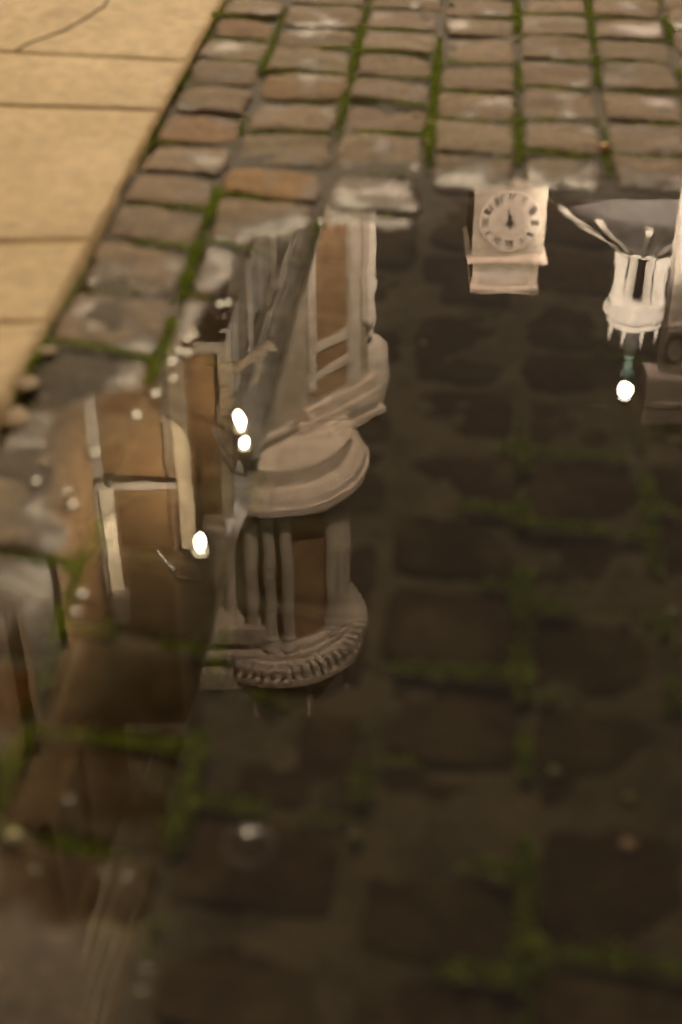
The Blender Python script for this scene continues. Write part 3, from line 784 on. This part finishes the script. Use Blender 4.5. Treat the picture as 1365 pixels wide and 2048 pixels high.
# drum core with open bays: solid arcs (walls), open between
zb0, zb1 = z1 + .4, z2 - 1.0
def arc_wall(b, g0, g1, r0, r1, za, zb, n=8):
    vs = []; 
    for i in range(n + 1):
        g_ = R(g0 + (g1 - g0) * i / n)
        for r in (r0, r1):
            for z in (za, zb): vs.append((CX + r * math.cos(g_), YD + r * math.sin(g_), z))
    fs = []
    for i in range(n):
        q = 4 * i; fs += [(q + 2, q + 6, q + 7, q + 3), (q, q + 1, q + 5, q + 4), (q + 1, q + 3, q + 7, q + 5), (q, q + 4, q + 6, q + 2)]
    fs += [(0, 2, 3, 1), (4 * n, 4 * n + 1, 4 * n + 3, 4 * n + 2)]
    b.add(vs, fs)
b = MB(); arc_wall(b, 283, 322, 2.0, 2.45, zb0, zb1); b.build('brick_panel', BRICK, dr)
b = MB(); arc_wall(b, 322, 372, 2.0, 2.5, zb0, zb1); arc_wall(b, 372, 400, 2.0, 2.45, zb0, zb1); b.build('pier', PALE, dr)
b = MB(); arc_wall(b, 30, 215, 1.6, 2.0, zb0, zb1); b.build('inner_wall', LEAD, dr)
for g_ in (262, 277, 322, 338, 352, 8, 205, 222, 246):
    x, y = CX + 2.72 * math.cos(R(g_)), YD + 2.72 * math.sin(R(g_))
    b = MB(); b.lathe(x, y, [(.34, zb0), (.34, zb0 + .2), (.27, zb0 + .35), (.26, zb0 + 3), (.23, zb1 - .7), (.30, zb1 - .55), (.24, zb1 - .45), (.36, zb1 - .1), (.38, zb1)], 16); b.build('column', PALE, dr, smooth=False)
# straight wing of the upper stage, left of the drum
xl = M(405, 1270, YD - 2.9).x; xr = M(530, 1270, YD - 2.9).x
for (ya, yb, out, mt, nm) in ((1258, 1290, .0, TRAV, 'architrave'), (1292, 1308, -.5, LEAD, 'frieze'), (1308, 1318, .05, TRAV, 'fillet'), (1318, 1338, -.45, LEAD, 'upper_frieze'), (1338, 1372, .15, TRAV, 'cornice')):
    b = MB(); za = M(500, ya, YD - 2.9).z; zb = M(500, yb, YD - 2.9).z
    b.box(xl - 2.5, xr + .3, YD - 2.9 - out, YD - 1.0, za + .01, zb - .01); b.build(nm, mt, dr)
# belfry crown: low dome, balustrade with ball finials
b = MB(); b.lathe(CX, YD, [(2.9, z2 + .8), (2.9, z2 + 1.5), (2.7, z2 + 1.6), (2.5, z2 + 2.4), (1.9, z2 + 3.4), (1.0, z2 + 4.0), (.3, z2 + 4.3), (.25, z2 + 5.3), (.05, z2 + 5.4)], 48); b.build('dome', LEAD, dr, smooth=True)
for k in range(8):
    g_ = R(22.5 + 45 * k); x, y = CX + 3.0 * math.cos(g_), YD + 3.0 * math.sin(g_)
    b = MB(); b.lathe(x, y, [(.22, z2 + .7), (.2, z2 + 1.3), (.08, z2 + 1.5), (.16, z2 + 1.8), (.05, z2 + 2.6), (.12, z2 + 2.75), (.12, z2 + 2.9), (.02, z2 + 3.05)], 10); b.build('finial', PALE, dr, smooth=True)
# square stages below the drum: wall turned away to the right
P0 = M(470, 800, 47.5); P1 = M(752, 800, 53.0)
wf, wuv = plane_frame(P0, P1)
def wbox(b, x0, x1, y0, y1, d0, d1):
    s0, za = wuv(x0, y0); s1, zb = wuv(x1, y0); _, zc = wuv(x0, y1); m_ = wuv((x0 + x1) / 2, y0)[1]; n_ = wuv((x0 + x1) / 2, y1)[1]
    b.box(s0, s1, d0, d1, min(m_, n_), max(m_, n_), wf)
zlow = z1 - 1.0
s_r = wuv(735, 700)[0]
b = MB(); b.box(-6, s_r, -3.5, 0, 0, zlow - .02, wf); b.build('wall', GREYPL, dr)
b = MB(); wbox(b, 624, 690, 440, 775, -.02, .05); b.build('orange_panel', BRICK, dr)
for (a0, a1, q0, q1) in ((624, 692, 672, 690), (624, 692, 728, 742)):
    b = MB(); wbox(b, a0, a1, q0, q1, -.02, .14); b.build('band', PALE, dr)
b = MB(); wbox(b, 693, 714, 380, 778, -.02, .22); b.build('pilaster', PALE, dr)
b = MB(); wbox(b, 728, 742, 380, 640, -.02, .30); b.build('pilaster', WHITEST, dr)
b = MB(); wbox(b, 606, 622, 380, 778, -.02, .20); b.build('pilaster', PALE, dr)
b = MB(); wbox(b, 600, 744, 780, 806, -.02, .30); wbox(b, 590, 748, 807, 822, -.02, .42); b.build('entablature', TRAV, dr)
b = MB()
for k in range(22):
    x = 598 + k * 6.6; s0, _ = wuv(x, 836); _, za = wuv(660, 826); _, zb = wuv(660, 842); b.box(s0, s0 + .07, .0, .5, za, zb, wf)
b.build('dentils', PALE, dr)
b = MB(); wbox(b, 585, 752, 844, 858, -.02, .62); b.build('cornice', TRAV, dr)
for (a0, a1) in ((566, 606), (622, 668), (682, 712)):
    b = MB(); wbox(b, a0, a1, 872, 912, -.02, .10); b.build('panel', PALE, dr)
b = MB(); wbox(b, 480, 580, 868, 876, -.02, .22); b.build('fillet', PALE, dr)
# scrolled console bulging to the right, and statue
sc_ = M(752, 770, 53.2); zz = [M(752, y, 53.2) for y in (680, 700, 760, 800, 845)]
b = MB(); prof = [(0.2, zz[0].z), (.62, zz[1].z), (.66, zz[2].z), (.50, zz[3].z), (.42, zz[4].z)]
b.lathe(sc_.x - .1, 53.6, prof, 20); b.build('console', PALE, dr, smooth=True)
st = M(741, 600, 53.2)
b = MB(); b.lathe(st.x, 53.0, [(.16, M(741, 470, 53).z), (.17, M(741, 555, 53).z), (.26, M(741, 562, 53).z), (.26, M(741, 580, 53).z), (.12, M(741, 585, 53).z), (.22, M(741, 610, 53).z), (.27, M(741, 640, 53).z), (.16, M(741, 655, 53).z), (.18, M(741, 668, 53).z), (.05, M(741, 682, 53).z)], 14)
b.build('statue', WHITEST, dr, smooth=True)

# ---- clock tower
YC = 67.0
xa = M(946, 460, YC).x; xb = M(1091, 460, YC).x; zc0 = M(1020, 330, YC).z; zc1 = M(1020, 512, YC).z; zc2 = M(1020, 582, YC).z
cx = (xa + xb) / 2; W = xb - xa
ct = thing('clock_tower', (cx, YC + W / 2, 0), 'square pale stone tower carrying a one handed clock dial', 'clock tower')
b = MB(); b.box(xa, xb, YC, YC + W, 0, zc1); b.build('wall', GREYPL, ct)
b = MB(); b.box(xa - .12, xb + .12, YC - .12, YC + W + .1, zc1 + .002, zc1 + .16); b.box(xa - .22, xb + .22, YC - .22, YC + W + .2, zc1 + .162, zc1 + .34); b.build('cornice', TRAV, ct)
b = MB(); b.box(xa + .10, xb - .16, YC + .05, YC + W - .1, zc1 + .342, zc2 - .16); b.build('attic', TRAV, ct)
b = MB(); b.box(xa + .02, xb - .08, YC - .04, YC + W, zc2 - .158, zc2); b.build('coping', TRAV, ct)
b = MB(); b.box(xa + .5, xb - .55, YC + .0, YC + .06, zc1 + .5, zc2 - .35); b.build('attic_panel', PALE, ct)
cc = M(1021, 443, YC); rad = abs(M(1086, 443, YC).x - cc.x) * .99
def ring(cx_, y0, y1, cz, r0, r1, n=72):
    b = MB(); vs = []
    for i in range(n):
        g_ = 2 * math.pi * i / n
        for r, y in ((r0, y0), (r1, y0), (r1, y1), (r0, y1)): vs.append((cx_ + r * math.sin(g_), y, cz + r * math.cos(g_)))
    fs = [(4 * i + k, 4 * i + (k + 1) % 4, 4 * ((i + 1) % n) + (k + 1) % 4, 4 * ((i + 1) % n) + k) for i in range(n) for k in range(4)]
    b.add(vs, fs); return b
b = ring(cc.x, YC - .035, YC + .02, cc.z, .001, rad * .93); dial = b.build('clock_dial', DIAL, ct)
ring(cc.x, YC - .07, YC + .01, cc.z, rad * .935, rad * .975).build('dial_frame', PALE, ct)
ring(cc.x, YC - .045, YC - .036, cc.z, rad * .615, rad * .63).build('ring_line', PALE, dial)
# Roman numerals as raised strokes
GL = {'I': [((0, 0), (0, 1))], 'V': [((-.28, 1), (0, 0)), ((.28, 1), (0, 0))], 'X': [((-.26, 0), (.26, 1)), ((-.26, 1), (.26, 0))]}
GW = {'I': .24, 'V': .62, 'X': .60}
nums = ['XII', 'I', 'II', 'III', 'IIII', 'V', 'VI', 'VII', 'VIII', 'IX', 'X', 'XI']
for k, s_ in enumerate(nums):
    g_ = 2 * math.pi * k / 12; b = MB(); wt = sum(GW[ch] for ch in s_); x = -wt / 2
    hgt = rad * .235; r_in = rad * .655
    def tp(x_, y_, yy): # local glyph coords -> dial
        xx = x_ * hgt; rr_ = r_in + y_ * hgt
        return (cc.x + rr_ * math.sin(g_) + xx * math.cos(g_), yy, cc.z + rr_ * math.cos(g_) - xx * math.sin(g_))
    for ch in s_:
        xc = x + GW[ch] / 2; x += GW[ch]
        for si, ((ax, ay), (bx, by)) in enumerate(GL[ch]):
            tw = .085 if not (ch in 'VX' and si == 1) else .045
            yy = YC - .050 - .002 * si
            q = [tp(xc + ax - tw, ay, yy), tp(xc + ax + tw, ay, yy), tp(xc + bx + tw, by, yy), tp(xc + bx - tw, by, yy)]
            q2 = [(a_, YC - .034, c_) for a_, _, c_ in q]
            b.add(q + q2, [(0, 1, 2, 3), (4, 5, 6, 7), (0, 1, 5, 4), (1, 2, 6, 5), (2, 3, 7, 6), (3, 0, 4, 7)])
    b.build('numeral', PAINT, dial)
# one hand: pointing down to VI, with a lozenge hub and short tail
b = MB(); yy = YC - .09
pts = [(0, -.42), (-.055, -.22), (-.05, -.10), (-.15, -.0), (-.05, .06), (0, .17), (.05, .06), (.14, .02), (.05, -.10), (.04, -.22)]
rot = R(-5)
P = [(cc.x + rad * (x * math.cos(rot) - z * math.sin(rot)), z2_, cc.z + rad * (x * math.sin(rot) + z * math.cos(rot))) for z2_ in (yy, yy + .03) for x, z in pts]
n = len(pts); ctr = [(cc.x, yy, cc.z), (cc.x, yy + .03, cc.z)]
b.add(P + ctr, [(2 * n, k, (k + 1) % n) for k in range(n)] + [(2 * n + 1, n + (k + 1) % n, n + k) for k in range(n)] + [(k, n + k, n + (k + 1) % n, (k + 1) % n) for k in range(n)])
b.build('clock_hand', PAINT, dial)

# ---- church front below, and dome with lantern
YF = 70.0
fl = M(868, 392, YF).x; fz = M(1000, 330, YF).z; frx = fl + 24
chf = thing('church', (fl + 12, YF, 0), 'broad floodlit pale church front standing below the dome', 'church')
b = MB(); b.box(fl, frx, YF + .0, YF + 10, 0, fz - 1.2); b.box(fl, frx, YF + 1, YF + 10, fz - 1.19, fz - .04); b.build('wall', TRAV, chf)
b = MB()
for k, (d_, za, zb) in enumerate(((.3, -1.2, -.8), (.55, -.8, -.45), (.9, -.45, -.05))): b.box(fl - d_, frx + d_, YF - d_, YF + 8 + k * .1, fz + za + .002, fz + zb)
b.build('cornice', TRAV, chf)
for k in range(9):
    x = fl + .8 + k * 2.75
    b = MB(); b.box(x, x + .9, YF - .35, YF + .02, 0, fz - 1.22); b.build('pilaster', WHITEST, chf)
for k in range(8):
    x = fl + 2.2 + k * 2.75
    for z0, hh in ((3, 5), (14, 4), (21, 3)):
        b = MB(); b.box(x - .1, x + 1.0, YF - .12, YF + .02, z0 - .3, z0 + hh + .3); f = b.build('window', PALE, chf)
        b = MB(); b.box(x + .05, x + .85, YF - .14, YF - .1, z0, z0 + hh); b.build('pane', DARK, f)
YL = 88.0
lc = M(1287, 500, YL); LCX = lc.x
def ZL(y): return M(1287, y, YL).z
def RL(pxw, y): return abs(M(1287 + pxw, y, YL).x - M(1287, y, YL).x)
dm = thing('church_dome', (LCX, YL, 0), 'ribbed dark dome topped by a brilliantly lit white lantern and spire', 'dome')
prof = [(RL(262, 330), 0), (RL(262, 330), ZL(330)), (RL(245, 350), ZL(350)), (RL(215, 375), ZL(375)), (RL(170, 408), ZL(408)), (RL(120, 442), ZL(442)), (RL(88, 466), ZL(466)), (RL(62, 484), ZL(484))]
b = MB(); b.lathe(LCX, YL, prof, 64); b.build('dome_shell', LEAD, dm, smooth=True)
for k in range(16):
    g_ = 2 * math.pi * (k + .5) / 16
    b = MB(); b.tube([(LCX + (r + .04) * math.cos(g_), YL + (r + .04) * math.sin(g_), z + .04) for r, z in prof[2:]], [.24, .22, .20, .17, .14, .12], 8); b.build('rib', PALE, dm, smooth=True)
# lantern
r_l = RL(46, 540); zl0, zl1 = ZL(484), ZL(592)
b = MB(); b.lathe(LCX, YL, [(r_l * 1.35, zl0 - .1), (r_l * 1.35, zl0 + .35), (r_l * 1.1, zl0 + .4)], 8, cap=True); b.build('lantern_base', WHITEST, dm)
b = MB(); b.lathe(LCX, YL, [(r_l * .45, zl0 + .3), (r_l * .45, zl1 + .2)], 8); b.build('lantern_shade_core', IRON, dm)  # black core stands in for the shade inside the open lantern
for k in range(8):
    g_ = R(45 * k + 12); fr = lambda x, y, z, ca=math.cos(g_), sa=math.sin(g_): (LCX + x * ca - y * sa, YL + x * sa + y * ca, z)
    b = MB(); b.box(r_l * .70, r_l * 1.12, -.12, .12, zl0 + .3, zl1 + .1, fr); b.box(r_l * .8, r_l * 1.30, -.07, .07, zl0 + .3, zl0 + (zl1 - zl0) * .35, fr)
    b.lathe(*fr(r_l * 1.12, 0, 0)[:2], [(.13, zl0 + .4), (.11, zl1 - .3), (.16, zl1 - .05), (.16, zl1 + .05)], 10)
    b.build('lantern_pier', WHITEST, dm)
    # arch heads between the piers
    g2 = R(45 * k + 34.5); fr2 = lambda x, y, z, ca=math.cos(g2), sa=math.sin(g2): (LCX + x * ca - y * sa, YL + x * sa + y * ca, z)
    b = MB(); hw = r_l * .38
    for q in range(8):
        t0 = math.pi * q / 8; t1 = math.pi * (q + 1) / 8; rr_ = .42
        za = zl1 - .75 + rr_ * math.sin((t0 + t1) / 2)
        b.box(r_l * .86, r_l * 1.0, -rr_ * math.cos(t0), -rr_ * math.cos(t1), za, zl1 + .1, fr2)
    b.build('lantern_arch', WHITEST, dm)
b = MB(); b.lathe(LCX, YL, [(r_l * .9, zl1), (r_l * 1.22, zl1 + .1), (r_l * 1.25, zl1 + .5), (r_l * 1.42, zl1 + .75), (r_l * 1.42, zl1 + .95), (r_l * 1.1, zl1 + 1.0), (r_l * 1.1, zl1 + 1.5), (r_l * 1.22, zl1 + 1.6), (r_l * 1.22, zl1 + 1.75), (r_l * .8, zl1 + 1.8)], 24); b.build('lantern_cornice', WHITEST, dm)
for k in range(8):
    g_ = R(45 * k + 12); x, y = LCX + r_l * 1.08 * math.cos(g_), YL + r_l * 1.08 * math.sin(g_)
    b = MB(); b.lathe(x, y, [(.16, zl1 + 1.7), (.13, zl1 + 2.1), (.16, zl1 + 2.2), (.03, zl1 + 3.2)], 8); b.build('lantern_finial', WHITEST, dm, smooth=True)
zt0, zt1 = zl1 + 1.7, ZL(706)
b = MB(); b.lathe(LCX, YL, [(r_l * .98, zt0), (r_l * .80, zt0 + (zt1 - zt0) * .3), (r_l * .5, zt0 + (zt1 - zt0) * .65), (r_l * .30, zt1), (r_l * .1, zt1 + .1)], 16); b.build('spire', LEAD, dm, smooth=True)
b = MB(); b.ball((LCX, YL, ZL(712)), .36, 14); zb_ = ZL(722)
b.lathe(LCX, YL, [(.16, ZL(708)), (.24, zb_), (.34, zb_ + .5), (.36, ZL(745)), (.2, ZL(762))], 12); b.box(LCX - .45, LCX + .45, YL - .08, YL + .08, ZL(748), ZL(753)); b.build('bronze_orb', VERD, dm, smooth=True)

# ---- second bell tower at the right edge
YR = 58.0
rt = thing('bell_tower', (M(1420, 600, YR).x, YR, 0), 'shadowy stone bell tower at the right edge with a projecting cornice block', 'tower')
def rbox(nm, x0, x1, y0, y1, out, mt=PALE, back=.9, par=None):
    b = MB(); c = (y0 + y1) / 2; A = M(x0, c, YR - out); B = M(x1, c, YR - out); z0 = M(x0, y0, YR).z; z1_ = M(x0, y1, YR).z
    b.box(A.x, B.x, YR - out, YR + back, z0, z1_); return b.build(nm, mt, par or rt)
rbox('wall', 1360, 1480, 300, 640, 0)
rbox('cornice', 1338, 1500, 642, 658, .35)
rbox('attic', 1327, 1490, 660, 745, .1)
rbox('cornice_block', 1290, 1500, 747, 838, .5)
rbox('block_moulding', 1296, 1500, 795, 802, .62)
rbox('cap', 1334, 1500, 840, 882, .1)
b = MB(); oc = M(1352, 700, YR - .2)
vs = []; n = 28
for i in range(n):
    g_ = 2 * math.pi * i / n
    for r in (.36, .50):
        for y in (YR - .25, YR - .08): vs.append((oc.x + r * math.cos(g_), y, oc.z + 1.5 * r * math.sin(g_)))
b.add(vs, [t for i in range(n) for t in ((4*i, 4*i+2, 4*((i+1)%n)+2, 4*((i+1)%n)), (4*i+1, 4*((i+1)%n)+1, 4*((i+1)%n)+3, 4*i+3), (4*i, 4*((i+1)%n), 4*((i+1)%n)+1, 4*i+1), (4*i+2, 4*i+3, 4*((i+1)%n)+3, 4*((i+1)%n)+2))])
b.build('oval_window', LEAD, rt)

# ---- floodlights that light the monuments from below; added spots for strips and eave follow
def flood(pos, target, power, size_deg, color, label, blend=.6, k=1.0):
    pos = Vector(pos); target = Vector(target)
    ld = bpy.data.lights.new('floodlight_lamp', 'SPOT'); ld.energy = power; ld.spot_size = R(size_deg); ld.spot_blend = blend; ld.shadow_soft_size = .12 * k; ld.color = color
    root = thing('floodlight', tuple(pos), label, 'floodlight')
    lo = bpy.data.objects.new('floodlight_lamp', ld); col.objects.link(lo); lo.parent = root
    lo.rotation_euler = (target - pos).to_track_quat('-Z', 'Y').to_euler()
    d = (target - pos).normalized(); lo.location = d * (.08 * k + .04)
    b = MB(); b.tube([pos - d * .25 * k, pos - d * .05 * k, pos + d * .06 * k], [.10 * k, .2 * k, .24 * k], 12)
    b.build('housing', IRON, root); b = MB(); b.box(pos.x - .25 * k, pos.x + .25 * k, pos.y - .03 * k, pos.y + .03 * k, pos.z - .45 * k, pos.z - .3 * k); b.build('mount', IRON, root)
WARM = (1.0, .80, .60)
flood((5, 6, .5), (cx, YC, 33), 380000, 15, (1, .82, .61), 'floodlight aimed up at the clock tower')
flood((2, 21, .5), (LCX + .6, YL, ZL(528)), 2000000, 12, (1, .86, .70), 'floodlight aimed at the dome lantern')
flood((4, 30, .5), (CX, YD, 32), 165000, 50, WARM, 'floodlight aimed at the front of the drum tower')
flood((9, 44, .5), (CX + 1, YD, 40), 60000, 40, WARM, 'floodlight aimed at the right flank of the drum tower')
flood((20, 40, .5), (oc.x + 2, YR, 38), 38000, 45, WARM, 'floodlight aimed at the right bell tower')
flood((12, 52, .6), (fl + 9, YF, 16), 210000, 90, (1, .76, .66), 'wide floodlight washing the church front')

def graze(px0, py0, px1, py1, Yw, out, power, label, size=26):  # added spots with no known source, only to brighten the wall strips
    a = M(px0, py0, Yw); t = M(px1, py1, Yw)
    flood((a.x, Yw - out, a.z), tuple(t), power, size, (1, .78, .50), label, .8, .25)
graze(226, 930, 226, 1110, 13.4, .32, 1100, 'added spotlight brightening the pale strip of the ochre wing', 20)
graze(452, 600, 452, 760, 15.2, .35, 1500, 'added spotlight brightening the white strip of the corner house', 20)
e0 = M(520, 900, 13.5)
flood(SF(LX + .9, 17.2, 11.3), SF(LX + .2, 21.5, EZ), 1500, 85, (1, .9, .78), 'added small spotlight brightening the moulded eave', .8, .35)  # added spot to lighten the eave; no such fixture known there
